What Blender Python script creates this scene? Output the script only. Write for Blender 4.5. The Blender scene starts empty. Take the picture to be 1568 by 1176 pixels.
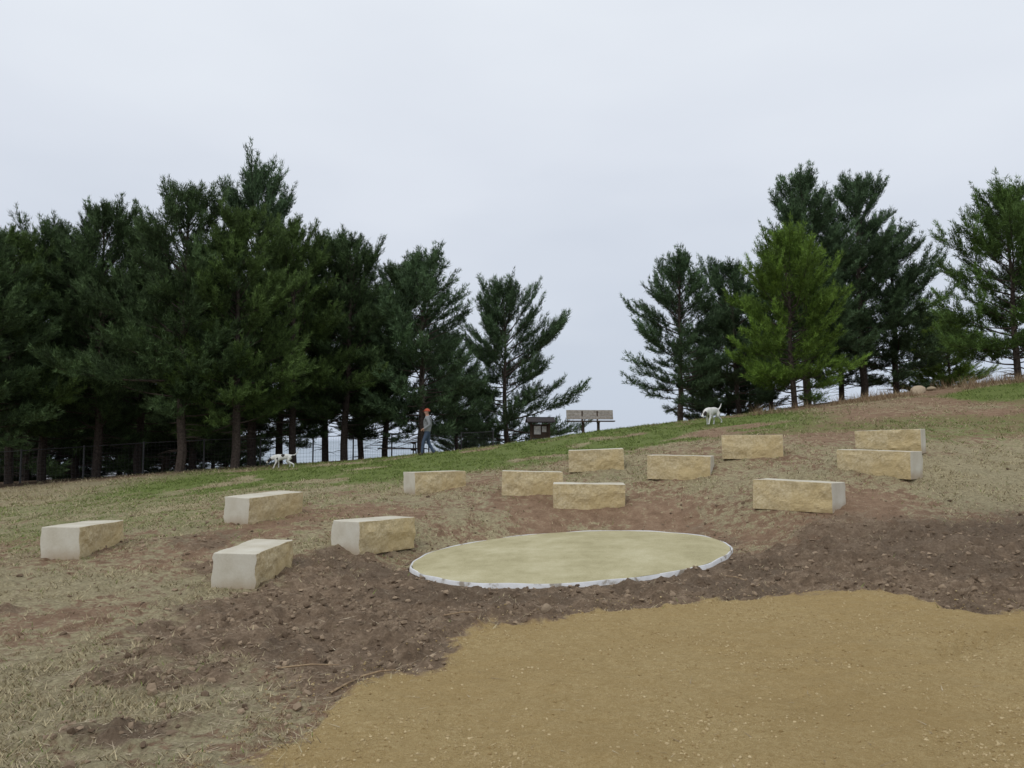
import bpy, math, random, bmesh, itertools
import numpy as np
from mathutils import Vector, Matrix, Euler
R_ = math.radians
rng = np.random.default_rng(7)
scene = bpy.context.scene
COL = scene.collection

# ------------------------------------------------------------------ noise
TAB = np.random.default_rng(11).random((256, 256))
def vnoise(x, y, s, seed=0):
    x = x / s + seed * 17.31; y = y / s + seed * 7.77
    xi = np.floor(x).astype(np.int64); yi = np.floor(y).astype(np.int64)
    fx = x - xi; fy = y - yi
    fx = fx * fx * (3 - 2 * fx); fy = fy * fy * (3 - 2 * fy)
    a = TAB[xi & 255, yi & 255]; b = TAB[(xi + 1) & 255, yi & 255]
    c = TAB[xi & 255, (yi + 1) & 255]; d = TAB[(xi + 1) & 255, (yi + 1) & 255]
    return (a * (1 - fx) + b * fx) * (1 - fy) + (c * (1 - fx) + d * fx) * fy
def fbm(x, y, s, o=3, seed=0):
    v = 0; a = 1; t = 0
    for i in range(o):
        v = v + a * vnoise(x, y, s, seed + i * 3); t += a; a *= .55; s *= .5
    return v / t
def sst(a, b, x):
    t = np.clip((x - a) / (b - a), 0, 1); return t * t * (3 - 2 * t)

# ------------------------------------------------------------------ terrain
BLK = [ # x, y, z, facing angle, length
 (-5.82, 10.6, .10, -2, 1.05), (-3.98, 12.5, .37, -28, 1.15), (-3.1, 9.4, -.05, -5, 1.12),
 (-1.98, 11.2, .20, -32, 1.19), (-1.54, 15.6, .60, -56, 1.15), (.38, 14.7, .66, -90, 1.14),
 (1.38, 14.0, .44, -94, 1.27), (1.75, 16.1, 1.05, -95, 1.13), (3.22, 14.8, .93, -112, 1.18),
 (4.42, 12.0, .62, -134, 1.24), (4.67, 15, 1.34, -109, 1.12), (6.25, 13.2, 1.06, -138, 1.22), (7.34, 15, 1.43, -127, 1.16)]
CP = [(-4,3,0),(0,3,0),(4,3,.05),(-6,6,-.05),(-2,6,-.05),(2,6,.02),(5,6.5,.12),(-4,0,0),(4,0,0),(0,-8,0),
 (-15,-5,-.3),(15,-5,.5),(0,8,-.03),(3,8.5,.03),(5.2,8.2,.2),(-5,7.5,-.05),(-8,12,0),(-10,17,.1),(-8.1,18,.3),
 (-13,22,.05),(-20,30,-.1),(-12.2,28,.45),(-8,27,.62),(-3,28,1.15),(3.08,30,1.93),(0,30,1.5),(6.2,24,2.05),
 (5.5,30,2.2),(11,28,2.9),(16.6,25,3.5),(7.4,11.3,.6),(10,15,1.3),(12.6,19,2.2),(0,22,1.12),(-5,20,.53),
 (3,22,1.38),(5,19,1.65),(9,19,2.03),(0,38,.9),(8,40,1.8),(16,38,3.0),(25,30,4.0),(-10,40,.2),(-22,45,-.6),
 (0,55,-.8),(20,55,1),(-25,60,-1.5),(-30,25,-.6),(-25,12,-.4),(28,10,2.5),(20,12,2),
 (.87,10.85,.0),(1.5,12.4,.09),(-1,9.9,-.06),(2.9,11.2,.11),(.2,9.1,-.08)] + [(b[0], b[1], b[2]) for b in BLK]
CP = np.array(CP, float)
def U(r2): return .5 * r2 * np.log(r2 + 1e-9)
n = len(CP)
K = U(((CP[:, None, :2] - CP[None, :, :2]) ** 2).sum(-1)) + np.eye(n) * .5
Pm = np.c_[np.ones(n), CP[:, :2]]
A = np.zeros((n + 3, n + 3)); A[:n, :n] = K; A[:n, n:] = Pm; A[n:, :n] = Pm.T
TW = np.linalg.solve(A, np.r_[CP[:, 2], 0, 0, 0])
# the pad is laid following the gentle fall of the slope
PC = np.array([.86, 10.92]); PA, PB, PANG = 2.28, 1.84, R_(22)
def plane(x, y): return .045 + .038 * (x - PC[0]) + .034 * (y - PC[1])
def pad_r(x, y, ex=0.0):
    dx = x - PC[0]; dy = y - PC[1]
    u = dx * math.cos(PANG) + dy * math.sin(PANG); v = -dx * math.sin(PANG) + dy * math.cos(PANG)
    return np.sqrt((u / (PA + ex)) ** 2 + (v / (PB + ex)) ** 2)
def base_h(x, y):
    x = np.asarray(x, float); y = np.asarray(y, float)
    sh = x.shape; x = x.ravel(); y = y.ravel()
    cx = np.clip(x, -45, 45); cy = np.clip(y, -15, 70)
    h = TW[n] + TW[n + 1] * cx + TW[n + 2] * cy
    for i in range(n):
        h = h + TW[i] * U((cx - CP[i, 0]) ** 2 + (cy - CP[i, 1]) ** 2)
    d = np.hypot(x, y - 18)
    far = -4 + 16 * (fbm(x, y, 420, 3, 5) - .35) * sst(150, 900, d)
    w = sst(34, 62, d)
    h = h * (1 - w) + far * w
    pr = pad_r(x, y)
    w = 1 - sst(1.0, 1.5, pr)
    h = h * (1 - w) + np.minimum(h, plane(x, y) - .06) * w
    return h.reshape(sh)

GP = np.array([(-1.23,3.9),(-1.03,4.58),(-1.15,5.0),(-.98,5.25),(-.67,5.6),(-.43,6.1),(-.14,6.7),(.45,6.95),(1.14,7.5),
 (2.15,7.75),(2.7,7.95),(3.5,7.8),(3.9,7.4),(4.15,6.9),(4.4,6.5),(5.4,5.6),(5.8,3),(5.5,-1),(-1.8,-1),(-1.5,3)])
MP = np.array([(-1.5,5.1),(-2.4,6.0),(-3.3,6.9),(-3.2,8.1),(-2.0,9.3),(-1.5,10.6),(-.8,11.8),(1.0,12.5),(2.8,12.2),(3.6,10.9),(6.5,10.8),
 (9,11.2),(9.5,9),(6.5,7.6),(5,6),(3.5,6),(0,5.5),(-1,4.4)])
def sdist(x, y, P):
    d = np.full(x.shape, 1e9); ins = np.zeros(x.shape, bool)
    m = len(P)
    for i in range(m):
        ax, ay = P[i]; bx, by = P[(i + 1) % m]
        ex, ey = bx - ax, by - ay
        t = np.clip(((x - ax) * ex + (y - ay) * ey) / (ex * ex + ey * ey), 0, 1)
        d = np.minimum(d, np.hypot(x - ax - t * ex, y - ay - t * ey))
        c = ((ay > y) != (by > y)) & (x < (bx - ax) * (y - ay) / (by - ay + 1e-12) + ax)
        ins ^= c
    return np.where(ins, d, -d)
def masks(x, y):
    g = sst(-.12, .20, sdist(x, y, GP) + (fbm(x, y, .55, 4, 2) - .5) * .85)
    md = sst(-.8, .7, sdist(x, y, MP) + (fbm(x, y, 1.1, 4, 4) - .5) * 3.0)
    md = np.maximum(md, .85 * sst(.53, .66, fbm(x, y, 1.1, 3, 9)) * sst(-9, -3, x) * (1 - sst(0, 1, x)) * (1 - sst(10, 13, y)))
    md = md * (1 - g)
    gr = np.exp(-((y - 24.5 - .12 * x) / 6.2) ** 2) * sst(-15, -6, x) * (1 - sst(6, 11, x)) * 1.6
    gr = np.maximum(gr, 1.2 * np.exp(-((y - 23) / 2.4) ** 2) * sst(12, 14, x))
    gr = np.maximum(gr, .40 * (1 - sst(-6, 0, x)) * sst(8, 13, y) * (1 - sst(18, 24, y)))
    gr = np.maximum(gr, .46 * sst(3, 6, x) * sst(15, 17, y) * (1 - sst(19, 22, y)))
    gr = gr * sst(.22, .56, fbm(x, y, 1.7, 3, 12))
    st = .60 + .34 * (1 - sst(-5, -1.0, x)) * sst(12.5, 15, y) * (1 - sst(25, 28, y)) + .2 * (1 - sst(-3.5, -1, x)) * (1 - sst(7, 10, y)) \
        + .3 * sst(5, 8, x) * (1 - sst(14, 17, y)) * sst(10.5, 12, y) - .30 * sst(4, 9, x) * sst(14.5, 18, y) \
        - .16 * np.exp(-(((x - .5) / 6) ** 2 + ((y - 13.5) / 3.5) ** 2))
    st = np.clip(st + (fbm(x, y, 1.5, 3, 21) - .5) * 1.3, 0, 1)
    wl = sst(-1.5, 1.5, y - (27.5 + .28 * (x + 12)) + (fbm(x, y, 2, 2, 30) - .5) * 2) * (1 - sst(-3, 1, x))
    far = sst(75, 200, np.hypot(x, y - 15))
    return g, md, gr, st, wl, far
def ter(x, y, m=None):
    x = np.asarray(x, float); y = np.asarray(y, float)
    if m is None: m = masks(x, y)
    g, md, gr, st, wl, far = m
    d = np.hypot(x, y)
    fine = 1 - sst(16, 30, d)
    pr = pad_r(x, y); off = sst(.98, 1.12, pr)
    h = base_h(x, y)
    clod = np.maximum(fbm(x, y, .28, 3, 40) - .45, 0)
    clod2 = np.maximum(fbm(x, y, .11, 2, 44) - .5, 0)
    # machine tracks: sweeping arcs with tread ribs pressed in the loose gravel and mud
    rad = np.hypot(x - 7.5, y + 1.5); ang = np.arctan2(y + 1.5, x - 7.5)
    trk = 0
    for r0 in (5.3, 6.9, 8.4):
        band = np.exp(-((rad - r0 - .25 * (fbm(x, y, 2.5, 2, 66) - .5)) / .17) ** 2)
        trk = trk - band * (.030 + .016 * np.sin(ang * rad * 30)) * sst(.32, .52, fbm(x, y, 1.4, 2, 65))
    rub = (fbm(x * .35 + y * .1, y, .2, 2, 64) - .5) * .06 * sst(.42, .6, fbm(x, y, 1.6, 2, 67))
    # two ruts crossing the lower slope in the mud
    rut = 0
    for k_ in (0., 1.5):
        q = y - (8.9 + k_ * .75 + .13 * (x - 3) + .35 * np.sin(x * .5))
        rut = rut - np.exp(-(q / .16) ** 2) * .05 + np.exp(-((np.abs(q) - .28) / .09) ** 2) * .03
    rut = rut * sst(3.2, 4.2, x)
    h = h + off * fine * (md * (clod * .26 + clod2 * .18 + (fbm(x, y, .9, 2, 47) - .5) * .09 + rut)
        + (1 - md) * (1 - g) * ((fbm(x, y, .35, 3, 50) - .5) * .06 + np.maximum(fbm(x, y, .14, 2, 52) - .5, 0) * .09)
        + g * ((fbm(x, y, 1.1, 3, 60) - .5) * .08 + (fbm(x, y, .12, 3, 61) - .5) * .028 + trk + rub + .04))
    h = h + (fbm(x, y, 5, 2, 70) - .5) * .12 * sst(16, 22, d) * (1 - far) + (fbm(x, y, .9, 3, 71) - .5) * .08 * sst(11, 16, d) * (1 - sst(30, 40, d))
    return h

def axis(lo, hi, f0, f1, st, g):
    a = list(np.arange(f0, f1 + 1e-6, st)); s = st
    v = f1
    while v < hi: s *= g; v += s; a.append(v)
    s = st; v = f0; b = []
    while v > lo: s *= g; v -= s; b.append(v)
    return np.array(b[::-1] + a)
xs = axis(-2600, 2600, -6.2, 6.2, .032, 1.045)
ys = axis(-40, 3000, 3.6, 13, .028, 1.032)
X, Y = np.meshgrid(xs, ys)
xf = X.ravel(); yf = Y.ravel()
M = masks(xf, yf)
Z = ter(xf, yf, M)

def mesh_np(name, V, F, mats=(), smooth=False, matidx=None, k=None):
    me = bpy.data.meshes.new(name)
    V = np.ascontiguousarray(V, np.float32); F = np.ascontiguousarray(F, np.int32)
    m, k = F.shape
    me.vertices.add(len(V)); me.vertices.foreach_set("co", V.ravel())
    me.loops.add(m * k); me.loops.foreach_set("vertex_index", F.ravel())
    me.polygons.add(m)
    me.polygons.foreach_set("loop_start", np.arange(0, m * k, k, dtype=np.int32))
    me.polygons.foreach_set("loop_total", np.full(m, k, np.int32))
    if matidx is not None: me.polygons.foreach_set("material_index", np.ascontiguousarray(matidx, np.int32))
    me.polygons.foreach_set("use_smooth", np.full(m, smooth, bool))
    for mt in mats: me.materials.append(mt)
    me.update(calc_edges=True)
    return me
def add_col(me, name, C):
    a = me.color_attributes.new(name, 'FLOAT_COLOR', 'POINT')
    a.data.foreach_set("color", np.ascontiguousarray(C, np.float32).ravel())
def obj(name, me, loc=(0, 0, 0), parent=None):
    o = bpy.data.objects.new(name, me); COL.objects.link(o); o.location = loc
    if parent: o.parent = parent
    return o

# ------------------------------------------------------------------ node helper
class NT:
    def __init__(s, name):
        s.m = bpy.data.materials.new(name); s.m.use_nodes = True
        s.t = s.m.node_tree; s.b = s.t.nodes['Principled BSDF']
        s.b.inputs['Specular IOR Level'].default_value = .2
        s.b.inputs['Roughness'].default_value = .9
    def n(s, ty, **kw):
        nd = s.t.nodes.new(ty)
        for k, v in kw.items(): setattr(nd, k, v)
        return nd
    def l(s, a, b): s.t.links.new(a, b)
    def coord(s, which='Object'):
        return s.n('ShaderNodeTexCoord').outputs[which]
    def noise(s, scale, detail=4, rough=.55, vec=None):
        nd = s.n('ShaderNodeTexNoise'); nd.inputs['Scale'].default_value = scale
        nd.inputs['Detail'].default_value = detail; nd.inputs['Roughness'].default_value = rough
        s.l(vec if vec is not None else s.coord(), nd.inputs['Vector']); return nd.outputs['Fac']
    def ramp(s, fac, stops):
        r = s.n('ShaderNodeValToRGB'); e = r.color_ramp.elements
        while len(e) < len(stops): e.new(.5)
        for i, (p, c) in enumerate(stops):
            e[i].position = p; e[i].color = (c, c, c, 1) if not hasattr(c, '__len__') else (*c, 1)
        s.l(fac, r.inputs[0]); return r.outputs[0]
    def mix(s, f, a, b, mode='MIX'):
        nd = s.n('ShaderNodeMix'); nd.data_type = 'RGBA'; nd.blend_type = mode
        for sock, v in ((nd.inputs[0], f), (nd.inputs[6], a), (nd.inputs[7], b)):
            if isinstance(v, (int, float)): sock.default_value = v
            elif isinstance(v, tuple): sock.default_value = (*v, 1)
            else: s.l(v, sock)
        return nd.outputs[2]
    def math(s, op, a, b=0., clamp=False):
        nd = s.n('ShaderNodeMath', operation=op); nd.use_clamp = clamp
        for i, v in enumerate((a, b)):
            if isinstance(v, (int, float)): nd.inputs[i].default_value = v
            else: s.l(v, nd.inputs[i])
        return nd.outputs[0]
    def attr(s, name):
        nd = s.n('ShaderNodeAttribute'); nd.attribute_name = name; return nd
    def bump(s, h, st, dist=.01):
        nd = s.n('ShaderNodeBump'); nd.inputs['Strength'].default_value = st; nd.inputs['Distance'].default_value = dist
        s.l(h, nd.inputs['Height']); s.l(nd.outputs[0], s.b.inputs['Normal'])
    def out(s, c):
        if isinstance(c, tuple): s.b.inputs['Base Color'].default_value = (*c, 1)
        else: s.l(c, s.b.inputs['Base Color'])
        return s.m
def simple(name, c1, c2, scale=8, rough=.85, bump=0, bd=.01):
    t = NT(name); f = t.noise(scale, 5, .6)
    t.b.inputs['Roughness'].default_value = rough
    if bump: t.bump(f, bump, bd)
    return t.out(t.ramp(f, [(.3, c1), (.7, c2)]))

# ------------------------------------------------------------------ ground material
t = NT('ground_earth')
za = t.attr('zoneA'); zb = t.attr('zoneB')
sa = t.n('ShaderNodeSeparateColor'); t.l(za.outputs['Color'], sa.inputs[0])
sb = t.n('ShaderNodeSeparateColor'); t.l(zb.outputs['Color'], sb.inputs[0])
n_big = t.noise(.7, 5); n_mid = t.noise(5, 6, .65); n_12 = t.noise(13, 5, .65); n_fine = t.noise(38, 5, .7); n_vf = t.noise(140, 3, .7)
soil = t.ramp(t.math('ADD', t.math('MULTIPLY', n_mid, .6), t.math('MULTIPLY', n_fine, .4)), [(.34, (.165, .104, .066)), (.5, (.27, .178, .116)), (.66, (.37, .265, .175))])
strawc = t.ramp(t.math('ADD', t.math('MULTIPLY', n_fine, .6), t.math('MULTIPLY', n_12, .4)), [(.34, (.150, .120, .070)), (.5, (.335, .282, .168)), (.66, (.54, .47, .30))])
strawc = t.mix(t.ramp(n_big, [(.35, 0.), (.65, .4)]), strawc, (.270, .243, .155))
sf = t.math('ADD', sb.outputs[0], t.math('MULTIPLY', t.math('SUBTRACT', n_mid, .5), 1.9))
sf = t.math('ADD', sf, t.math('MULTIPLY', t.math('SUBTRACT', n_12, .5), 1.6))
sf = t.ramp(sf, [(.42, 0.), (.68, 1.)])
c = t.mix(sf, soil, strawc)
greenc = t.ramp(n_fine, [(.3, (.062, .086, .022)), (.5, (.140, .185, .048)), (.75, (.28, .31, .11))])
gf = t.math('ADD', sa.outputs[2], t.math('MULTIPLY', t.math('SUBTRACT', n_mid, .5), 1.3))
c = t.mix(t.ramp(gf, [(.22, 0.), (.72, .95)]), c, greenc)
mudc = t.ramp(t.math('ADD', t.math('MULTIPLY', n_mid, .45), t.math('ADD', t.math('MULTIPLY', n_12, .2), t.math('MULTIPLY', n_fine, .35))),
              [(.36, (.095, .066, .044)), (.5, (.20, .142, .095)), (.63, (.35, .262, .18))])
mf = t.math('ADD', sa.outputs[1], t.math('MULTIPLY', t.math('SUBTRACT', n_mid, .5), 1.7))
c = t.mix(t.ramp(mf, [(.3, 0.), (.75, 1.)]), c, mudc)
dampm = t.math('MULTIPLY', sb.outputs[2], t.ramp(n_mid, [(.3, .2), (.6, 1.)]))
c = t.mix(dampm, c, t.ramp(n_fine, [(.3, (.070, .052, .038)), (.7, (.16, .12, .086))]))
gravc = t.ramp(t.math('ADD', t.math('MULTIPLY', n_vf, .5), t.math('ADD', t.math('MULTIPLY', n_12, .2), t.math('MULTIPLY', n_fine, .3))),
               [(.35, (.26, .178, .075)), (.5, (.41, .298, .136)), (.64, (.57, .45, .25))])
gravc = t.mix(t.ramp(n_big, [(.38, 0.), (.68, .5)]), gravc, (.35, .238, .098))
gm_ = t.math('ADD', sa.outputs[0], t.math('MULTIPLY', t.math('SUBTRACT', n_12, .5), 1.2))
c = t.mix(t.ramp(gm_, [(.3, 0.), (.7, 1.)]), c, gravc)
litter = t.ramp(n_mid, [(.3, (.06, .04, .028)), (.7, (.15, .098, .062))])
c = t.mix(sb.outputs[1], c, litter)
hazec = t.ramp(t.noise(.012, 4), [(.35, (.33, .38, .43)), (.65, (.45, .50, .56))])  # atmospheric haze painted into the distant ground as pale blue-grey
fa = t.attr('far_haze'); c = t.mix(fa.outputs['Fac'], c, hazec)
hgt = t.math('ADD', t.math('MULTIPLY', n_fine, 1.), t.math('MULTIPLY', n_vf, .5))
t.bump(hgt, .9, .024)
t.b.inputs['Specular IOR Level'].default_value = .12
GM = t.out(c)

nx, ny = len(xs), len(ys)
idx = np.arange(nx * ny).reshape(ny, nx)
F = np.stack([idx[:-1, :-1], idx[:-1, 1:], idx[1:, 1:], idx[1:, :-1]], -1).reshape(-1, 4)
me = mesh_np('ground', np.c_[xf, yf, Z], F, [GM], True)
g, md, gr, st, wl, far = M
damp = np.exp(-(((xf - 7.0) / 3.0) ** 2 + ((yf - 10.0 - .12 * (xf - 5)) / .9) ** 2)) * .85
damp = np.maximum(damp, .45 * sst(.98, 1.05, pad_r(xf, yf)) * (1 - sst(1.08, 1.3, pad_r(xf, yf))) * (1 - sst(9.5, 11, yf)))
damp = np.maximum(damp, .6 * sst(.54, .64, fbm(xf, yf, .8, 3, 33)) * md)
damp = damp * (1 - g)
add_col(me, 'zoneA', np.c_[g, md, gr, np.ones_like(g)])
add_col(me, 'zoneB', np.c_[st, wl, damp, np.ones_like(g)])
fa = me.attributes.new('far_haze', 'FLOAT', 'POINT'); fa.data.foreach_set('value', far.astype(np.float32))
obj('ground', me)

# ------------------------------------------------------------------ attribute-coloured scatter material
t = NT('vegetation_litter'); at = t.attr('Col'); VM = t.out(at.outputs['Color'])
t.b.inputs['Specular IOR Level'].default_value = .1

def blades(name, x, y, hgt, wid, lean, cols, flat=False):
    z = ter(x, y); nn = len(x)
    az = rng.random(nn) * 2 * np.pi
    wx = np.cos(az) * wid / 2; wy = np.sin(az) * wid / 2
    la = rng.random(nn) * 2 * np.pi
    tip = np.c_[x + np.cos(la) * lean * hgt, y + np.sin(la) * lean * hgt, z + hgt * (1 if not flat else .12) + .004]
    P = np.c_[x, y, z - .004 + (0.008 if flat else 0)]
    S = np.c_[wx, wy, np.zeros(nn)]
    V = np.stack([P - S, P + S, tip], 1).reshape(-1, 3)
    me = mesh_np(name, V, np.arange(nn * 3).reshape(-1, 3), [VM])
    add_col(me, 'Col', np.repeat(np.c_[cols, np.ones(nn)], 3, 0))
    return obj(name, me)

def wedge(nn, y0, y1, p=1.):
    y = y0 + (y1 - y0) * rng.random(nn) ** p
    x = (rng.random(nn) * 2 - 1) * (y * .72 + .6)
    return x, y
x, y = wedge(480000, 3.2, 33, 1.4)
m = masks(x, y)
prob = np.clip(m[3] * 1.1 + m[2] * 1.2 - .15, 0.03, 1) * (1 - m[0]) * (1 - m[1] * .93) * (1 - m[4] * .85)
prob = prob * (pad_r(x, y) > 1.05) * sst(.35, .62, fbm(x, y, .35, 3, 80))
k = rng.random(len(x)) < prob
x, y = x[k], y[k]; grn = m[2][k]
isg = rng.random(len(x)) < np.clip(grn * 1.1 + .06, 0, 1)
b = rng.random((len(x), 1))
cols = np.where(isg[:, None], np.array([[.09, .14, .032]]) * (1 - b) + np.array([[.24, .285, .085]]) * b,
                np.array([[.20, .155, .092]]) * (1 - b) + np.array([[.56, .48, .30]]) * b)
sc = 1 + .8 * sst(10, 28, y)
blades('grass', x, y, (.010 + .036 * rng.random(len(x)) ** 1.6) * sc, (.003 + .004 * rng.random(len(x))) * (1 + y / 8), 1.3, cols)
x, y = wedge(44000, 3.2, 17, 1.3); m = masks(x, y)
k = rng.random(len(x)) < (.30 + .6 * m[3]) * (1 - .98 * m[0]) * (pad_r(x, y) > 1.03)
x, y = x[k], y[k]; b = rng.random((len(x), 1))
cols = np.array([[.20, .145, .10]]) * (1 - b) + np.array([[.58, .49, .35]]) * b
blades('straw_litter', x, y, .04 + .12 * rng.random(len(x)) ** 2.5, .004 + .004 * rng.random(len(x)), 1.0, cols, True)

ICO_V = []; ph = (1 + 5 ** .5) / 2
for a_, b_ in ((-1, ph), (1, ph), (-1, -ph), (1, -ph)): ICO_V.append((a_, b_, 0))
for a_, b_ in ((-1, ph), (1, ph), (-1, -ph), (1, -ph)): ICO_V.append((0, a_, b_))
for a_, b_ in ((ph, -1), (ph, 1), (-ph, -1), (-ph, 1)): ICO_V.append((a_, 0, b_))
ICO_V = np.array(ICO_V) / math.hypot(1, ph)
ICO_F = np.array([(0,11,5),(0,5,1),(0,1,7),(0,7,10),(0,10,11),(1,5,9),(5,11,4),(11,10,2),(10,7,6),(7,1,8),(3,9,4),(3,4,2),(3,2,6),(3,6,8),(3,8,9),(4,9,5),(2,4,11),(6,2,10),(8,6,7),(9,8,1)])
def rocks(name, x, y, r, cols, sink=.25, z=None):
    nn = len(x)
    if z is None: z = ter(x, y)
    V = ICO_V[None] * (1 + .35 * (rng.random((nn, 12, 1)) - .5) * 2) * (r[:, None, None] * (.65 + .7 * rng.random((nn, 1, 3))))
    a = rng.random(nn) * 6.28; c_, s_ = np.cos(a)[:, None], np.sin(a)[:, None]
    vx = V[..., 0] * c_ - V[..., 1] * s_; vy = V[..., 0] * s_ + V[..., 1] * c_
    V = np.stack([vx + x[:, None], vy + y[:, None], V[..., 2] * .8 + z[:, None] + r[:, None] * (.5 - sink)], -1).reshape(-1, 3)
    F = (ICO_F[None] + (np.arange(nn) * 12)[:, None, None]).reshape(-1, 3)
    me = mesh_np(name, V, F, [VM]); add_col(me, 'Col', np.repeat(np.c_[cols, np.ones(nn)], 12, 0))
    return obj(name, me)
x, y = wedge(80000, 3.3, 9.0, 1.1); gm = masks(x, y)[0]; sd_ = sdist(x, y, GP)
k = ((gm > .3) & (rng.random(len(x)) < .15 + .75 * sst(.45, .65, fbm(x, y, .5, 3, 91)))) | ((sd_ > -.45) & (sd_ < .15) & (rng.random(len(x)) < .30))
x, y = x[k], y[k]; b = rng.random((len(x), 1)) ** 1.3
cols = np.array([[.29, .205, .092]]) * (1 - b) + np.array([[.54, .43, .25]]) * b
rocks('gravel_stones', x, y, .0025 + .008 * rng.random(len(x)) ** 3.5, cols, .4)
x, y = wedge(36000, 3.5, 15, 1.2); m = masks(x, y)
k = (rng.random(len(x)) < (m[1] * .85 + .05) * (1 - m[0])) & (m[0] < .3) & (pad_r(x, y) > 1.04); x, y = x[k], y[k]; b = rng.random((len(x), 1))
cols = np.array([[.115, .08, .054]]) * (1 - b) + np.array([[.34, .255, .175]]) * b
rocks('dirt_clods', x, y, .005 + .028 * rng.random(len(x)) ** 5, cols)
tt = rng.random(260) * 2 * np.pi; rr = 1 + rng.normal(.045, .016, 260)
k = (fbm(tt * 3, tt * 0, .6, 2, 5) > .50); tt, rr = tt[k], rr[k]
u = PA * rr * np.cos(tt); v = PB * rr * np.sin(tt)
x = PC[0] + u * math.cos(PANG) - v * math.sin(PANG); y = PC[1] + u * math.sin(PANG) + v * math.cos(PANG)
b = rng.random((len(x), 1)); cols = np.array([[.12, .088, .062]]) * (1 - b) + np.array([[.30, .225, .16]]) * b
rocks('rim_clods', x, y, .010 + .026 * rng.random(len(x)) ** 2, cols, z=plane(x, y) - .055)
def rock(x, y, r, col, name='rock'):
    o = rocks(name, np.array([x]), np.array([y]), np.array([r]), np.array([col]))
    md_ = o.modifiers.new('s', 'SUBSURF'); md_.levels = 1; md_.render_levels = 1
rock(.31, 7.15, .06, (.30, .23, .16)); rock(-2.75, 6.9, .05, (.33, .27, .19)); rock(13.6, 25.8, .30, (.46, .37, .26)); rock(14.3, 26.2, .2, (.42, .34, .23))

# ------------------------------------------------------------------ pad
t = NT('crushed_limestone'); f1 = t.noise(1.4, 5); f2 = t.noise(60, 5, .7); f3 = t.noise(6, 5, .6)
c = t.ramp(t.math('ADD', t.math('MULTIPLY', f1, .4), t.math('ADD', t.math('MULTIPLY', f2, .4), t.math('MULTIPLY', f3, .2))), [(.36, (.31, .275, .15)), (.5, (.44, .395, .235)), (.64, (.56, .515, .34))])
t.bump(f2, .5, .012); PM = t.out(c)
t = NT('white_edging'); f1 = t.noise(5, 5, .6)
RIM = t.out(t.ramp(f1, [(.36, (.30, .26, .21)), (.44, (.62, .62, .62)), (.7, (.76, .77, .79))])); t.b.inputs['Roughness'].default_value = .5
rings = [0, .2, .4, .6, .75, .88, .96, .992]; N = 128; V = []; Fq = []
for r in rings:
    for i in range(N):
        a = i / N * 2 * math.pi; u = PA * r * math.cos(a); v = PB * r * math.sin(a)
        px, py = PC[0] + u * math.cos(PANG) - v * math.sin(PANG), PC[1] + u * math.sin(PANG) + v * math.cos(PANG)
        V.append((px, py, plane(px, py) + .025 * (1 - r * r) + .018 * (float(fbm(np.array([px]), np.array([py]), .8, 2, 3)[0]) - .5) - (.010 if r > .95 else 0)))
for j in range(len(rings) - 1):
    for i in range(N): Fq.append((j * N + i, (j + 1) * N + i, (j + 1) * N + (i + 1) % N, j * N + (i + 1) % N))
e = bpy.data.objects.new('gravel_pad', None); COL.objects.link(e)
obj('pad_surface', mesh_np('pad_surface', np.array(V), np.array(Fq), [PM], True), parent=e)
V = []; Fq = []
prof = [(.990, -.15), (.990, -.009), (.992, -.005), (.998, -.005), (1.001, -.009), (1.003, -.15)]
for i in range(N):
    a = i / N * 2 * math.pi; wob = .005 * math.sin(a * 9) + .004 * math.sin(a * 23 + 1)
    for r, z in prof:
        r += wob; u = PA * r * math.cos(a); v = PB * r * math.sin(a)
        px, py = PC[0] + u * math.cos(PANG) - v * math.sin(PANG), PC[1] + u * math.sin(PANG) + v * math.cos(PANG)
        V.append((px, py, plane(px, py) + z + .005 * math.sin(a * 13)))
q = len(prof)
for i in range(N):
    for j in range(q - 1): Fq.append((i * q + j, ((i + 1) % N) * q + j, ((i + 1) % N) * q + j + 1, i * q + j + 1))
obj('pad_edging', mesh_np('pad_edging', np.array(V), np.array(Fq), [RIM], True), parent=e)

# ------------------------------------------------------------------ limestone blocks
t = NT('split_limestone'); a1 = t.noise(2.2, 4); a2 = t.noise(26, 6, .7)
c = t.ramp(a2, [(.28, (.37, .29, .16)), (.5, (.55, .45, .27)), (.72, (.66, .575, .395))])
c = t.mix(t.ramp(a1, [(.4, 0.), (.62, .6)]), c, (.53, .405, .20)); t.bump(a2, .7, .022); SPLIT = t.out(c)
t = NT('sawn_limestone'); a1 = t.noise(3, 4); a2 = t.noise(45, 4, .7)
c = t.ramp(t.math('ADD', t.math('MULTIPLY', a1, .7), t.math('MULTIPLY', a2, .3)), [(.35, (.50, .455, .355)), (.5, (.58, .54, .445)), (.65, (.64, .61, .52))])
z_ = t.n('ShaderNodeSeparateXYZ'); t.l(t.coord(), z_.inputs[0])
c = t.mix(t.ramp(t.math('ADD', z_.outputs[2], t.math('MULTIPLY', a1, .15)), [(.12, .6), (.26, 0.)]), c, (.36, .26, .16)); t.bump(a2, .3, .006); SAWN = t.out(c)
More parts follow.
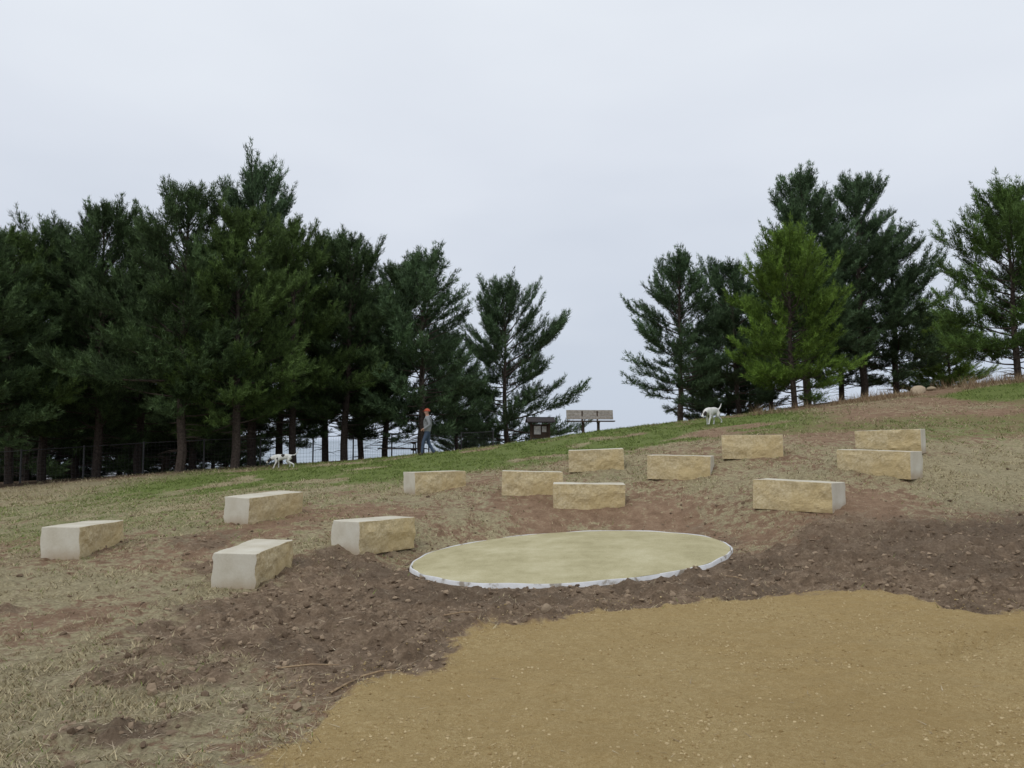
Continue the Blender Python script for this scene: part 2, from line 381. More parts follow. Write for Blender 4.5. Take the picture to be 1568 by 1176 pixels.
def block(i, x, y, ang, L):
    D, H = .47 + .05 * rng.random(), .455
    nx_, ny_, nz_ = 40, 12, 16
    vid = {}; V = []; F = []; MI = []
    def gv(a, b, c):
        k_ = (a, b, c)
        if k_ not in vid: vid[k_] = len(V); V.append([a / nx_, b / ny_, c / nz_])
        return vid[k_]
    for a in range(nx_):
        for b in range(ny_):
            F.append([gv(a, b, nz_), gv(a + 1, b, nz_), gv(a + 1, b + 1, nz_), gv(a, b + 1, nz_)]); MI.append(1)
            F.append([gv(a, b, 0), gv(a, b + 1, 0), gv(a + 1, b + 1, 0), gv(a + 1, b, 0)]); MI.append(1)
        for c in range(nz_):
            F.append([gv(a, 0, c), gv(a + 1, 0, c), gv(a + 1, 0, c + 1), gv(a, 0, c + 1)]); MI.append(0)
            F.append([gv(a, ny_, c), gv(a, ny_, c + 1), gv(a + 1, ny_, c + 1), gv(a + 1, ny_, c)]); MI.append(0)
    for b in range(ny_):
        for c in range(nz_):
            F.append([gv(0, b, c), gv(0, b, c + 1), gv(0, b + 1, c + 1), gv(0, b + 1, c)]); MI.append(1)
            F.append([gv(nx_, b, c), gv(nx_, b + 1, c), gv(nx_, b + 1, c + 1), gv(nx_, b, c + 1)]); MI.append(1)
    V = np.array(V); S = i * 13.7
    px = (V[:, 0] - .5) * L; pz = V[:, 2] * H; py = (V[:, 1] - .5) * D
    def rough(o_, s_):  # broken rock face: ridged large facets plus chips
        return (np.abs(fbm(px + o_, pz * 1.3 + o_, .36, 2, s_) - .5) * -2 + .4) * .55 + (fbm(px + o_, pz + o_, .12, 4, s_ + 2) - .5) * .65
    big = rough(S, 3); big2 = rough(S + 9, 5)
    w0 = np.clip(1 - V[:, 1] * 5, 0, 1); w1 = np.clip(V[:, 1] * 5 - 4, 0, 1)
    bul = np.sin(np.clip(V[:, 2], 0, 1) * np.pi) * .010
    py = py - w0 * (big * .068 + bul) + w1 * (big2 * .068 + bul)
    pz = pz + V[:, 2] * ((fbm(px + S, py, .4, 2, 8) - .5) * .014 + (V[:, 0] - .5) * .02 * math.sin(S))
    px = px * (1 + .012 * math.sin(S * 3) * (V[:, 2] - .5))
    me = mesh_np('limestone_block', np.c_[px, py, pz], np.array(F), [SPLIT, SAWN], False, MI)
    o = obj('limestone_block', me)
    bv = o.modifiers.new('b', 'BEVEL'); bv.width = .007; bv.segments = 2; bv.limit_method = 'ANGLE'; bv.angle_limit = R_(65)
    z = float(base_h(np.array([x]), np.array([y]))[0])
    o.location = (x, y, z - .078); o.rotation_euler = (R_(1.2 * math.sin(S)), R_(1.2 * math.cos(S * 2)), R_(ang + 90))
for i, b_ in enumerate(BLK): block(i, b_[0], b_[1], b_[3], b_[4])

# ------------------------------------------------------------------ pines
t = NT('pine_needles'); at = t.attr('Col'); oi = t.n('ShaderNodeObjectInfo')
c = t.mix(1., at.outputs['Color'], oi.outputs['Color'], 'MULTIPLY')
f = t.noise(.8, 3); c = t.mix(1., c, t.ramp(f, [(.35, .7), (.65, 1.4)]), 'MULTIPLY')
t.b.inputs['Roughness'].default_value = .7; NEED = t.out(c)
BARK = simple('pine_bark', (.035, .027, .022), (.11, .085, .07), 14, .95, .6, .03)

def tube(V, F, pts, rad, seg=5):
    pts = np.asarray(pts, float); b0 = len(V)
    for i, p in enumerate(pts):
        d = pts[min(i + 1, len(pts) - 1)] - pts[max(i - 1, 0)]; d /= np.linalg.norm(d) + 1e-9
        up = np.array([0, 0, 1.]) if abs(d[2]) < .9 else np.array([1., 0, 0])
        a = np.cross(d, up); a /= np.linalg.norm(a); b = np.cross(d, a)
        for k_ in range(seg):
            th = k_ / seg * 2 * math.pi; V.append(p + rad[i] * (a * math.cos(th) + b * math.sin(th)))
    for i in range(len(pts) - 1):
        for k_ in range(seg):
            k2 = (k_ + 1) % seg
            q = (b0 + i * seg + k_, b0 + i * seg + k2, b0 + (i + 1) * seg + k2, b0 + (i + 1) * seg + k_)
            F.append((q[0], q[1], q[2])); F.append((q[0], q[2], q[3]))
def pine_mesh(name, H, R, cb, seed, limbs=85, airy=0., K=13, skew=0.):
    r = np.random.default_rng(seed); V = []; F = []
    wob = r.normal(0, .05, (10, 2)).cumsum(0)
    zt = np.linspace(-.4, H * .97, 10)
    tr = np.c_[wob[:, 0], wob[:, 1], zt]; rad = .017 * H * (1 - np.linspace(0, 1, 10)) ** .8 + .01
    tube(V, F, tr, rad, 9)
    def trunk(z): return np.array([np.interp(z, zt, tr[:, 0]), np.interp(z, zt, tr[:, 1]), z])
    for _ in range(14):
        z = cb * r.uniform(.35, 1.0); a = r.random() * 6.28; L = r.uniform(.3, 1.3); p = trunk(z)
        d = np.array([math.cos(a), math.sin(a), r.uniform(-.15, .25)])
        tube(V, F, [p, p + d * L * .5, p + d * L + np.array([0, 0, -.1])], [.02, .012, .004], 4)
    P = []; D = []; E = []
    lob = r.uniform(0, 6.28, 4)
    for w in range(limbs):
        tt = min(.985, (w + r.random()) / limbs)
        z = cb + (H - .35 - cb) * tt
        a = w * 2.399 + r.normal(0, .35)
        pr = min(1, .80 + .9 * tt) * (1 - tt ** 1.75) ** .85
        L = R * pr * r.uniform(.62, 1.12) * (1 + .13 * math.sin(a * 2 + lob[0]) + .13 * math.sin(a * 3 + tt * 8 + lob[1]) + .11 * math.sin(tt * 17 + lob[2])) + .22
        L *= 1 + skew * math.cos(a)
        if r.random() < .10: L *= 1.2
        el = R_(-4 + 62 * tt ** 1.15 + r.normal(0, 9)); p = trunk(z)
        L = L / max(.62, math.cos(el))
        L = min(L, (H + .35 - z) / max(.15, math.sin(el) + .2)) if tt > .5 else L
        d = np.array([math.cos(a) * math.cos(el), math.sin(a) * math.cos(el), math.sin(el)])
        curl = r.uniform(.08, .30) * L * (1 - tt * .6)
        ss = np.linspace(0, 1, 6)
        side = np.cross(d, [0, 0, 1.]); side /= np.linalg.norm(side) + 1e-9; bend = r.normal(0, .1) * L
        pts = p + np.outer(ss, d) * L + np.outer(ss ** 2.2, [0, 0, curl]) + np.outer(ss ** 2, side) * bend
        tube(V, F, pts, .004 + (.010 + .008 * L) * (1 - ss), 4)
        up2 = np.cross(side, d)
        m_ = int(6 + L * 7.8)
        for q in range(m_):
            s = .24 + .76 * ((q + r.random()) / m_) ** .85
            pb = np.array([np.interp(s, ss, pts[:, k_]) for k_ in range(3)])
            ph_ = r.uniform(0, 6.28)
            sl = (.25 * L * (1 - s * .55) + .23) * r.uniform(.5, 1.4)
            dd = d * .85 + side * math.cos(ph_) * .80 + up2 * math.sin(ph_) * .38 + np.array([0, 0, .34]); dd /= np.linalg.norm(dd)
            if s > .93: dd = d * .9 + np.array([0, 0, .6]); dd /= np.linalg.norm(dd)
            nt = max(2, int(sl / .11))
            for u_ in np.linspace(.2, 1, nt):
                if r.random() < airy or (s < .45 and r.random() < .4): continue
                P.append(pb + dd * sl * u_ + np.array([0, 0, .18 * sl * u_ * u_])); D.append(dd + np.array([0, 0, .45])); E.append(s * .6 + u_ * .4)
    for s in np.linspace(0, 1, 8): P.append(trunk(H - .8 + s * .6)); D.append(np.array([0, 0, 1.])); E.append(1)
    P = np.array(P); D = np.array(D); E = np.array(E); nt = len(P)
    Pb = np.repeat(P, K, 0) + r.normal(0, .040, (nt * K, 3)); Db = np.repeat(D, K, 0) * .85 + r.normal(0, .56, (nt * K, 3))
    Db /= np.linalg.norm(Db, axis=1)[:, None]
    Ln = r.uniform(.12, .23, (nt * K, 1)); Sd = np.cross(Db, r.normal(0, 1, (nt * K, 3))); Sd /= np.linalg.norm(Sd, axis=1)[:, None] + 1e-9
    Sd *= r.uniform(.008, .018, (nt * K, 1))
    NV = np.stack([Pb - Sd, Pb + Sd, Pb + Db * Ln], 1).reshape(-1, 3)
    tone = np.repeat(r.uniform(.6, 1.4, nt) * (.42 + .9 * E), K)[:, None] * r.uniform(.75, 1.25, (nt * K, 1))  # random tuft tone; crown-interior shade painted in by darkening inner needles
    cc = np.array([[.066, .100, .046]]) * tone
    nbv = len(V); V = np.r_[np.array(V), NV]; F = np.r_[np.array(F), np.arange(nt * K * 3).reshape(-1, 3) + nbv]
    mi = np.r_[np.zeros(len(F) - nt * K, int), np.ones(nt * K, int)]
    me = mesh_np(name, V, F, [BARK, NEED], False, mi)
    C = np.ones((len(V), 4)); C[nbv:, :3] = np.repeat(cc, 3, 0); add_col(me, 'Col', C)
    return me
protos = [pine_mesh('pine_a', 11, 2.7, 1.8, 1, 108), pine_mesh('pine_b', 11, 2.9, 2.0, 2, 102, .03, skew=.12),
          pine_mesh('pine_c', 11, 2.5, 1.7, 3, 104, .05), pine_mesh('pine_d', 8, 2.4, 1.1, 4, 82, .08, skew=-.1),
          pine_mesh('pine_e', 8, 2.2, .9, 5, 82, .12), pine_mesh('pine_f', 8, 2.8, .6, 6, 92, .04)]
PH = [11, 11, 11, 8, 8, 8]
def pine(x, y, p, H, w=1., col=(1, 1, 1), rot=None, sink=0):
    o = obj('pine_tree', protos[p]); z = float(base_h(np.array([x]), np.array([y]))[0])
    s = H / PH[p]; o.scale = (s * w, s * w, s); o.location = (x, y, z - .05 - sink)
    o.rotation_euler = (0, 0, random.random() * 6.28 if rot is None else rot); o.color = (*col, 1)
random.seed(12)
DK = (.80, .85, .70); D2 = (.98, 1.02, .60); BL = (.97, 1.05, 1.04); G1 = (1.15, 1.28, .68); YG = (1.5, 1.62, .58)
def X_(px, d): return (px - 784) / 1180 * d
for (px, d, p, H, w, c_) in [
  (-40, 27, 0, 9.0, 1.1, DK), (20, 30, 1, 9.6, 1.0, D2), (75, 32, 2, 10.6, .95, DK), (150, 31, 0, 10.8, .95, DK), (215, 34, 1, 10.8, .92, D2),
  (275, 28.3, 1, 10.4, .98, DK), (362, 29, 0, 9.6, 1.0, D2), (392, 34, 2, 13.2, .84, BL), (452, 33, 1, 10.2, .92, D2), (500, 36, 0, 10.4, .92, DK),
  (532, 34, 2, 9.9, 1.0, DK), (590, 37, 3, 9.2, .95, DK), (645, 34, 4, 8.8, 1.1, BL), (776, 43, 5, 9.6, .94, BL), (700, 41, 3, 6.6, .95, BL),
  (40, 39, 5, 11.0, 1.1, DK), (120, 41, 5, 11.0, 1.1, DK), (200, 43, 5, 11.0, 1.1, DK), (300, 42, 5, 11.0, 1.0, DK),
  (430, 44, 0, 11.8, 1.1, DK), (550, 44, 1, 10.3, 1.05, DK), (-20, 48, 5, 12, 1.2, DK), (250, 52, 5, 12, 1.3, DK), (350, 48, 5, 11, .9, DK),
  (90, 52, 5, 8, 1.7, DK), (180, 56, 5, 8, 1.7, DK), (0, 54, 5, 8, 1.6, DK), (330, 57, 5, 7, 1.5, DK),
  (1043, 33, 4, 7.1, 1.05, BL), (1130, 36, 3, 7.2, .96, BL), (1118, 40, 5, 6.4, .9, BL), (1238, 32, 0, 9.6, 1.0, BL), (1220, 27.5, 5, 6.2, .98, YG),
  (1322, 34, 1, 9.9, .98, BL), (1375, 35, 4, 7.6, 1.12, BL), (1285, 38, 2, 8.4, 1.0, BL), (1180, 38, 3, 7.2, 1.0, BL), (1566, 26.5, 5, 6.6, 1.0, G1), (1650, 29, 0, 8.4, .95, DK),
  (735, 50, 5, 4.2, 1, BL), (700, 55, 3, 4.5, 1, BL)]:
    pine(X_(px, d), d, p, H, w, c_)
for (px, d, H, c_) in [(1432, 40, 4.9, (1.9, 1.8, .8)), (1452, 37, 4.0, YG), (1075, 40, 3.6, DK), (1150, 41, 3.6, DK)]:
    pine(X_(px, d), d, 5, H, 1.1, c_)

# ------------------------------------------------------------------ weeds on the crest
x = 8 + 10 * rng.random(7000); y = 25.5 + 1.8 * rng.random(7000) - (x - 8) * .12
k = fbm(x, y, 1.2, 2, 66) > .48; x, y = x[k], y[k]; b = rng.random((len(x), 1))
blades('weeds', x, y, .08 + .36 * rng.random(len(x)) ** 2.5, np.full(len(x), .016), .5, np.array([[.17, .10, .06]]) * (1 - b) + np.array([[.40, .31, .19]]) * b)

# ------------------------------------------------------------------ helpers
def box(V, F, c, s, rot=None):
    b0 = len(V); bv = min(s) * .12
    Rm = Euler(rot).to_matrix() if rot else None
    bm = bmesh.new()
    for ax in range(3):
        for sg in itertools.product((-1, 1), repeat=3):
            bm.verts.new([sg[k_] * (s[k_] / 2 - (0 if k_ == ax else bv)) for k_ in range(3)])
    bmesh.ops.convex_hull(bm, input=bm.verts)
    bm.verts.index_update()
    for v in bm.verts:
        q = Vector(v.co)
        if Rm: q = Rm @ q
        V.append((q.x + c[0], q.y + c[1], q.z + c[2]))
    for f in bm.faces: F.append(tuple(b0 + v.index for v in f.verts))
    bm.free()
def pobj(name, V, F, mat, parent=None, smooth=False):
    me = bpy.data.meshes.new(name); me.from_pydata([tuple(v) for v in V], [], F); me.materials.append(mat); me.update()
    if smooth:
        for p in me.polygons: p.use_smooth = True
    return obj(name, me, parent=parent)
def empty(name, x, y, rz=0, dz=0, sc=1.):
    e = bpy.data.objects.new(name, None); COL.objects.link(e); e.scale = (sc, sc, sc)
    e.location = (x, y, float(ter(np.array([x]), np.array([y]))[0]) + dz); e.rotation_euler = (0, 0, rz); return e
WOOD = simple('weathered_wood', (.22, .19, .16), (.42, .38, .33), 12, .85, .3, .004)
WOODD = simple('dark_wood', (.05, .035, .028), (.11, .08, .06), 12, .85, .3, .004)
METAL = simple('galvanised_metal', (.07, .07, .07), (.13, .13, .13), 20, .6)
ROOF = simple('roof_shingle', (.035, .032, .035), (.09, .08, .08), 18, .9, .4, .01)
PAPER = simple('notice_paper', (.35, .36, .36), (.75, .75, .72), 6, .6)

e = empty('park_bench', 3.08, 30.2, R_(2), -.02)
V, F = [], []
for i in range(4): box(V, F, (0, -.20 + i * .125, .46), (1.85, .11, .045))
pobj('seat', V, F, WOODD, e)
V, F = [], []
for i in range(3): box(V, F, (0, .26 + .03 * i, .60 + i * .125), (1.85, .04, .118), (R_(-10), 0, 0))
pobj('backrest', V, F, WOOD, e)
V, F = [], []
for sx in (-.30, .30):
    box(V, F, (sx, 0, .2), (.10, .12, .5)); box(V, F, (sx, 0, .42), (.07, .5, .05)); box(V, F, (sx, .27, .62), (.06, .05, .5), (R_(-10), 0, 0))
pobj('legs', V, F, WOODD, e)

e = empty('notice_kiosk', X_(827, 38.5), 38.5, R_(5), 0)
kz = e.location.z; top = 2.72 - kz
V, F = [], []
for sx in (-.45, .45): box(V, F, (sx, 0, top / 2 - .2), (.11, .11, top - .1))
box(V, F, (0, .03, top - .62), (.80, .05, .62)); box(V, F, (0, 0, top - .96), (.80, .09, .07))
pobj('posts_and_board', V, F, WOODD, e)
V, F = [], []; box(V, F, (-.14, -.02, top - .6), (.34, .02, .42)); box(V, F, (.2, -.02, top - .55), (.22, .02, .28)); pobj('notices', V, F, PAPER, e)
V, F = [], []
box(V, F, (0, -.26, top - .09), (1.4, .62, .05), (R_(22), 0, 0)); box(V, F, (0, .26, top - .09), (1.4, .62, .05), (R_(-22), 0, 0)); box(V, F, (0, 0, top + .03), (1.42, .12, .05))
pobj('roof', V, F, ROOF, e)

e = empty('picnic_table', X_(612, 35), 35, R_(15), 0)
V, F = [], []
for i in range(5): box(V, F, (0, -.3 + i * .15, .75), (1.8, .135, .045))
for s in (-1, 1):
    for j in (0, 1): box(V, F, (0, s * (.66 + j * .15), .45), (1.8, .135, .045))
pobj('planks', V, F, WOODD, e)
V, F = [], []
for sx in (-.65, .65):
    box(V, F, (sx, 0, .40), (.045, 1.6, .09)); box(V, F, (sx, 0, .70), (.045, .7, .09))
    for s in (-1, 1): box(V, F, (sx + .05, s * .42, .36), (.045, .09, .86), (R_(s * 28), 0, 0))
pobj('frame', V, F, WOODD, e)

fp = [(-27, 28.2), (-21, 29.2), (-15, 31.5), (-9, 35.0), (-4, 37.2), (.6, 38.6)]
pts = []
for a, b in zip(fp[:-1], fp[1:]):
    L = math.hypot(b[0] - a[0], b[1] - a[1]); m_ = int(L / 2.4) + 1
    for i in range(m_): pts.append((a[0] + (b[0] - a[0]) * i / m_, a[1] + (b[1] - a[1]) * i / m_))
pz = base_h(np.array([p[0] for p in pts]), np.array([p[1] for p in pts]))
tv, tf = [], []
for (x_, y_), z_ in zip(pts, pz): tube(tv, tf, [(x_, y_, z_ - .2), (x_, y_, z_ + .6), (x_, y_, z_ + 1.3)], [.035] * 3, 7)
for i in range(len(pts) - 1):
    a = np.array([*pts[i], pz[i]]); b = np.array([*pts[i + 1], pz[i + 1]])
    for hz, rr_ in [(1.24, .016)] + [(k_ * .15 + .05, .003) for k_ in range(8)]:
        tube(tv, tf, [a + [0, 0, hz], b + [0, 0, hz]], [rr_, rr_], 4)
    for k_ in range(1, 16):
        q = a + (b - a) * k_ / 16; tube(tv, tf, [q + [0, 0, .03], q + [0, 0, 1.24]], [.003, .003], 3)
pobj('wire_fence', tv, tf, METAL)

# ------------------------------------------------------------------ skinned figures
def skin(name, J, bones, mats, classify, sub=2, root=None):
    names = list(J); ix = {k_: i for i, k_ in enumerate(names)}
    me = bpy.data.meshes.new(name); me.from_pydata([J[k_][0] for k_ in names], [(ix[a], ix[b]) for a, b in bones], [])
    o = bpy.data.objects.new(name, me); COL.objects.link(o)
    md_ = o.modifiers.new('skin', 'SKIN'); md_.use_smooth_shade = True
    for i, k_ in enumerate(names):
        r = J[k_][1]; sv = me.skin_vertices[0].data[i]
        sv.radius = r if isinstance(r, tuple) else (r, r); sv.use_root = (k_ == (root or names[0]))
    s = o.modifiers.new('sub', 'SUBSURF'); s.levels = sub; s.render_levels = sub
    dg = bpy.context.evaluated_depsgraph_get(); dg.update()
    m2 = bpy.data.meshes.new_from_object(o.evaluated_get(dg))
    bpy.data.objects.remove(o)
    o = bpy.data.objects.new(name, m2); COL.objects.link(o)
    m2.materials.clear()
    for m_ in mats: m2.materials.append(m_)
    seg = [(Vector(J[a][0]), Vector(J[b][0]), a, b) for a, b in bones]
    for p in m2.polygons:
        p.use_smooth = True; c = p.center; best = 1e9; bb = None
        for A_, B_, a, b in seg:
            d = B_ - A_; t_ = max(0, min(1, (c - A_).dot(d) / max(d.length_squared, 1e-9))); q = (c - A_ - d * t_).length
            if q < best: best = q; bb = (a, b)
        p.material_index = classify(c, bb, best)
    return o
SKINM = simple('skin', (.40, .23, .17), (.47, .28, .21), 10, .6)
HOOD = simple('grey_hoodie', (.20, .21, .22), (.30, .31, .32), 30, .95, .3, .004)
JEAN = simple('blue_jeans', (.05, .075, .12), (.09, .12, .18), 25, .9, .3, .003)
SHOE = simple('shoe_leather', (.05, .04, .035), (.10, .08, .06), 20, .7)
CAP = simple('orange_red_cap', (.38, .075, .045), (.48, .11, .06), 20, .8)
HAIR = simple('grey_hair', (.12, .10, .09), (.25, .22, .2), 40, .9)
EYE = simple('eye_dark', (.01, .01, .01), (.02, .02, .02), 10, .3)
J = {'pel': ((0, 0, .96), (.155, .125)), 'waist': ((0, 0, 1.10), (.16, .13)), 'chest': ((.01, 0, 1.28), (.19, .14)), 'uch': ((0, 0, 1.41), (.15, .115)),
     'neck': ((.015, 0, 1.50), .05), 'jaw': ((.04, 0, 1.575), (.078, .078)), 'head': ((.035, 0, 1.645), (.082, .098)), 'crown': ((.025, 0, 1.71), (.065, .08)),
     'nose': ((.145, 0, 1.62), .014), 'hood': ((-.10, 0, 1.45), .07)}
B = [('pel', 'waist'), ('waist', 'chest'), ('chest', 'uch'), ('uch', 'neck'), ('neck', 'jaw'), ('jaw', 'head'), ('head', 'crown'), ('head', 'nose'), ('uch', 'hood')]
for s, sg in (('L', 1), ('R', -1)):
    f = 1 if s == 'L' else 0
    J['sh' + s] = ((0, sg * .185, 1.40), .078); J['el' + s] = ((-.12 + f * .02, sg * .26, 1.14), .062); J['wr' + s] = ((.06 + f * .06, sg * .225, 1.00), .044)
    J['pm' + s] = ((.13 + f * .06, sg * .20, .965), (.03, .026))
    B += [('uch', 'sh' + s), ('sh' + s, 'el' + s), ('el' + s, 'wr' + s), ('wr' + s, 'pm' + s)]
    hx, hy, hz = J['pm' + s][0]
    for k_ in range(4):
        oz = .022 - k_ * .015; ll = (.030, .034, .032, .025)[k_]
        J[f'fa{s}{k_}'] = ((hx + ll, hy - sg * .004, hz + oz - .012), .0095); J[f'fb{s}{k_}'] = ((hx + ll * 1.7, hy - sg * .015, hz + oz - .035), .008)
        B += [('pm' + s, f'fa{s}{k_}'), (f'fa{s}{k_}', f'fb{s}{k_}')]
    J['th' + s] = ((hx + .01, hy - sg * .035, hz + .012), .0105); J['tj' + s] = ((hx + .035, hy - sg * .045, hz - .002), .009)
    B += [('pm' + s, 'th' + s), ('th' + s, 'tj' + s)]
    J['hip' + s] = ((0, sg * .085, .88), .108)
    if s == 'L': kn, an, he, to = (.15, .09, .50), (.20, .09, .10), (.19, .09, .045), (.33, .10, .03)
    else: kn, an, he, to = (-.02, -.09, .49), (-.24, -.09, .13), (-.24, -.09, .08), (-.11, -.10, .03)
    J['kn' + s] = (kn, .074); J['an' + s] = (an, .055); J['he' + s] = (he, .048); J['to' + s] = (to, (.03, .045))
    B += [('pel', 'hip' + s), ('hip' + s, 'kn' + s), ('kn' + s, 'an' + s), ('an' + s, 'he' + s), ('he' + s, 'to' + s)]
def clsm(c, bb, q):
    b = bb[1]
    if b in ('crown', 'nose'): return 0
    if b in ('jaw', 'head'): return 5 if c.x < -.01 and c.z > 1.56 else 0
    if b == 'neck': return 1 if c.z < 1.49 else 0
    if b[:2] in ('fa', 'fb', 'th', 'tj', 'pm'): return 0 if abs(c.y) > .135 and c.x > .085 else 1
    if b[:2] in ('kn', 'an'): return 2
    if b[:2] in ('he', 'to'): return 3
    if b[:3] == 'hip': return 2 if c.z < .90 else 1
    return 1
e = empty('man', -3.06, 28.0, R_(183), -.03, .96)
o = skin('body', J, B, [SKINM, HOOD, JEAN, SHOE, CAP, HAIR], clsm); o.parent = e
def sphere(name, c, r, mat, parent, sc=(1, 1, 1), cut=None):
    bm = bmesh.new(); bmesh.ops.create_uvsphere(bm, u_segments=20, v_segments=12, radius=r)
    if cut is not None: bmesh.ops.bisect_plane(bm, geom=bm.verts[:] + bm.edges[:] + bm.faces[:], plane_co=(0, 0, cut), plane_no=(0, 0, 1), clear_inner=True)
    bmesh.ops.scale(bm, vec=sc, verts=bm.verts)
    me = bpy.data.meshes.new(name); bm.to_mesh(me); bm.free(); me.materials.append(mat)
    for p in me.polygons: p.use_smooth = True
    return obj(name, me, c, parent)
sphere('cap_crown', (.022, 0, 1.672), .108, CAP, e, (1.05, .9, 1.0), 0.0)
sphere('cap_brim', (.115, 0, 1.676), .075, CAP, e, (1.1, .95, .12))
for s in (-1, 1):
    sphere('eye', (.112, s * .032, 1.645), .011, EYE, e); sphere('ear', (.025, s * .090, 1.63), .028, SKINM, e, (.7, .35, 1.1))
sphere('mouth', (.112, 0, 1.582), .02, simple('lips', (.3, .12, .1), (.35, .15, .12)), e, (.3, 1, .25))

FURW = simple('white_fur', (.62, .61, .57), (.78, .77, .73), 14, .9, .3, .006)
FURB = simple('dark_fur', (.02, .017, .015), (.06, .05, .04), 14, .85, .3, .006)
def dog(x, y, rz, spots, sc):
    J = {'mid': ((-.02, 0, .475), (.11, .13)), 'loin': ((-.18, 0, .51), (.10, .115)), 'rump': ((-.31, 0, .50), (.105, .115)), 'rib': ((.12, 0, .465), (.12, .155)), 'chest': ((.25, 0, .46), (.115, .145)),
         'nk0': ((.35, 0, .49), (.085, .095)), 'nk1': ((.45, 0, .42), .072), 'skull': ((.53, 0, .35), (.074, .068)), 'stop': ((.585, 0, .295), .052), 'muz': ((.635, 0, .25), (.038, .040)), 'nose': ((.662, 0, .225), .026),
         't0': ((-.41, 0, .54), .034), 't1': ((-.50, 0, .58), .024), 't2': ((-.58, 0, .66), .018), 't3': ((-.64, 0, .76), .009)}
    B = [('mid', 'loin'), ('loin', 'rump'), ('mid', 'rib'), ('rib', 'chest'), ('chest', 'nk0'), ('nk0', 'nk1'), ('nk1', 'skull'), ('skull', 'stop'), ('stop', 'muz'), ('muz', 'nose'), ('rump', 't0'), ('t0', 't1'), ('t1', 't2'), ('t2', 't3')]
    for s, sg in (('L', 1), ('R', -1)):
        k_ = .07 * sg
        J['sh' + s] = ((.25, sg * .075, .37), .058); J['elb' + s] = ((.20 + k_ * .5, sg * .085, .28), .040); J['wri' + s] = ((.24 + k_, sg * .085, .14), .027)
        J['fp' + s] = ((.25 + k_ * 1.3, sg * .085, .035), .026); J['ft' + s] = ((.295 + k_ * 1.3, sg * .085, .022), .024)
        J['hp' + s] = ((-.29, sg * .075, .43), .078); J['knee' + s] = ((-.18 - k_ * .6, sg * .09, .30), .052); J['hock' + s] = ((-.39 - k_ * 1.2, sg * .09, .18), .028)
        J['hf' + s] = ((-.355 - k_ * 1.4, sg * .09, .035), .026); J['ht' + s] = ((-.30 - k_ * 1.4, sg * .09, .022), .024)
        J['e0' + s] = ((.505, sg * .078, .375), .022); J['e1' + s] = ((.53, sg * .095, .295), (.014, .030))
        B += [('chest', 'sh' + s), ('sh' + s, 'elb' + s), ('elb' + s, 'wri' + s), ('wri' + s, 'fp' + s), ('fp' + s, 'ft' + s),
              ('rump', 'hp' + s), ('hp' + s, 'knee' + s), ('knee' + s, 'hock' + s), ('hock' + s, 'hf' + s), ('hf' + s, 'ht' + s), ('skull', 'e0' + s), ('e0' + s, 'e1' + s)]
    def cl(c, bb, q):
        if bb[1][:2] in ('e0', 'e1') or bb[1] in ('nose',): return 1
        if bb[1] in ('skull', 'stop') and abs(c.y) > .022: return 1
        for sx, sz, r in spots:
            if (c.x - sx) ** 2 + (c.z - sz) ** 2 < r * r: return 1
        return 0
    e = empty('dog', x, y, rz, -.01, sc)
    o = skin('body', J, B, [FURW, FURB], cl, 3); o.parent = e
    for s in (-1, 1): sphere('eye', (.575, s * .045, .335), .010, EYE, e)
dog(-8.0, 27, R_(188), [(-.02, .56, .07), (-.42, .5, .06), (.2, .42, .04)], .84)
dog(6.3, 24.3, R_(225), [(-.3, .5, .05)], .92)

tv, tf = [], []
for (x_, y_, a, L) in [(-1.62, 5.45, .1, .42), (-1.15, 5.0, 1.1, .32), (-1.0, 5.2, .5, .25), (-2.9, 5.2, 1.8, .2), (2.6, 8.7, 2.2, .3), (3.0, 8.6, 1.2, .25), (-.6, 6.9, .3, .3), (4.5, 8.6, .2, .3), (-3.4, 7.1, 2.4, .3)]:
    z0 = float(ter(np.array([x_]), np.array([y_]))[0]) + .02
    d = np.array([math.cos(a), math.sin(a), 0]) * L
    p = np.array([x_, y_, z0]); tube(tv, tf, [p, p + d * .5 + [0.01, .015, .015], p + d + [0, 0, .01]], [.008, .007, .004], 5)
pobj('fallen_sticks', tv, tf, simple('stick_wood', (.20, .13, .08), (.42, .31, .19), 30))

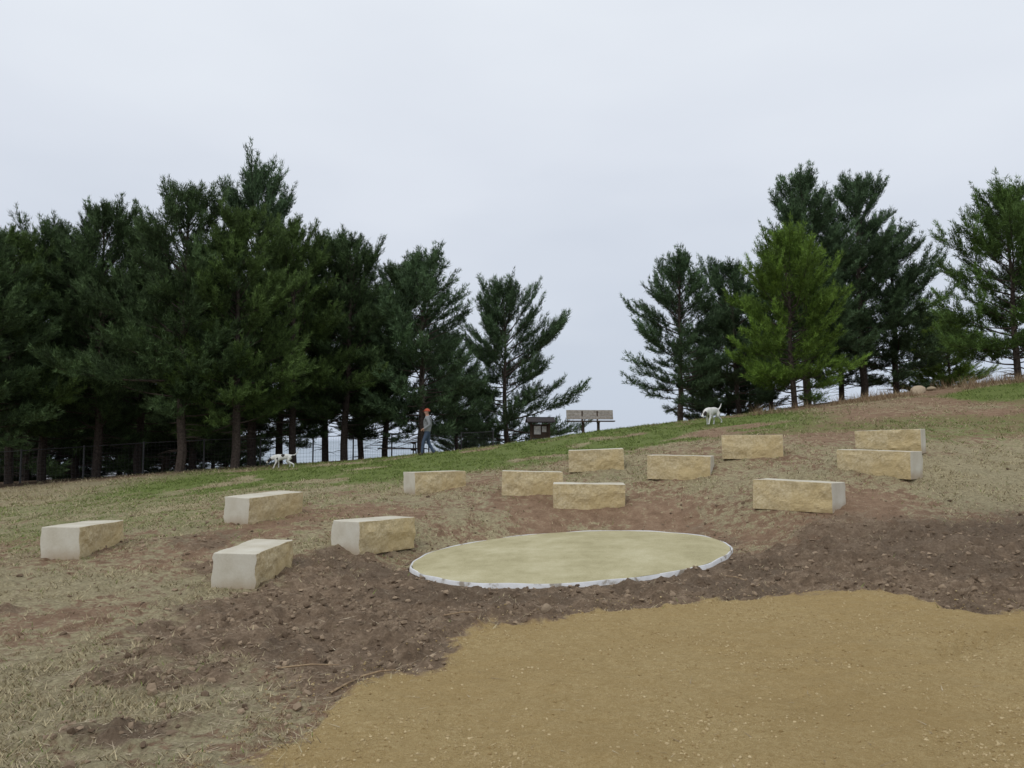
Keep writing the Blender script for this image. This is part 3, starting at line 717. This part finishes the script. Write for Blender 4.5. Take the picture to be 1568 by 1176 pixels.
# ------------------------------------------------------------------ world, sun, camera
w = bpy.data.worlds.new('World'); scene.world = w; w.use_nodes = True; nt = w.node_tree
bg = nt.nodes['Background']; bg.inputs[1].default_value = .1
sky = nt.nodes.new('ShaderNodeTexSky'); sky.sky_type = 'NISHITA'; sky.sun_disc = False
sky.sun_elevation = R_(52); sky.sun_rotation = R_(210)
tc = nt.nodes.new('ShaderNodeTexCoord'); sp = nt.nodes.new('ShaderNodeSeparateXYZ'); nt.links.new(tc.outputs['Generated'], sp.inputs[0])
rp = nt.nodes.new('ShaderNodeValToRGB'); el = rp.color_ramp.elements
el[0].position = 0.0; el[0].color = (5.6, 6.3, 7.5, 1); el[1].position = .60; el[1].color = (8.8, 9.25, 9.8, 1)
e1 = el.new(.18); e1.color = (6.1, 6.65, 7.6, 1); e2 = el.new(.36); e2.color = (7.5, 7.95, 8.75, 1)
nz = nt.nodes.new('ShaderNodeTexNoise'); nz.inputs['Scale'].default_value = 1.6; nz.inputs['Detail'].default_value = 4
mp = nt.nodes.new('ShaderNodeMapping'); mp.inputs['Scale'].default_value = (1, 1, 3.0)
nt.links.new(tc.outputs['Generated'], mp.inputs[0]); nt.links.new(mp.outputs[0], nz.inputs['Vector'])
ma = nt.nodes.new('ShaderNodeMath'); ma.operation = 'MULTIPLY_ADD'; ma.inputs[1].default_value = .42; nt.links.new(nz.outputs['Fac'], ma.inputs[0])
mb = nt.nodes.new('ShaderNodeMath'); mb.operation = 'SUBTRACT'; mb.inputs[1].default_value = .21
nt.links.new(sp.outputs[2], ma.inputs[2]); nt.links.new(ma.outputs[0], mb.inputs[0]); nt.links.new(mb.outputs[0], rp.inputs[0])
mx = nt.nodes.new('ShaderNodeMix'); mx.data_type = 'RGBA'; mx.inputs[0].default_value = .94
nt.links.new(sky.outputs[0], mx.inputs[6]); nt.links.new(rp.outputs[0], mx.inputs[7]); nt.links.new(mx.outputs[2], bg.inputs[0])
sl = bpy.data.lights.new('sun', 'SUN'); sl.energy = .8; sl.angle = R_(14); sl.color = (1, .96, .9)
so = bpy.data.objects.new('sun', sl); COL.objects.link(so); so.rotation_euler = (R_(38), 0, R_(-30))
cam = bpy.data.cameras.new('camera'); co = bpy.data.objects.new('camera', cam); COL.objects.link(co)
co.location = (0, 0, 1.6); co.rotation_euler = (R_(94.2), 0, 0); cam.lens = 27.1; cam.sensor_width = 36; cam.clip_end = 6000
scene.camera = co
scene.view_settings.view_transform = 'Standard'; scene.view_settings.look = 'None'; scene.view_settings.exposure = 0
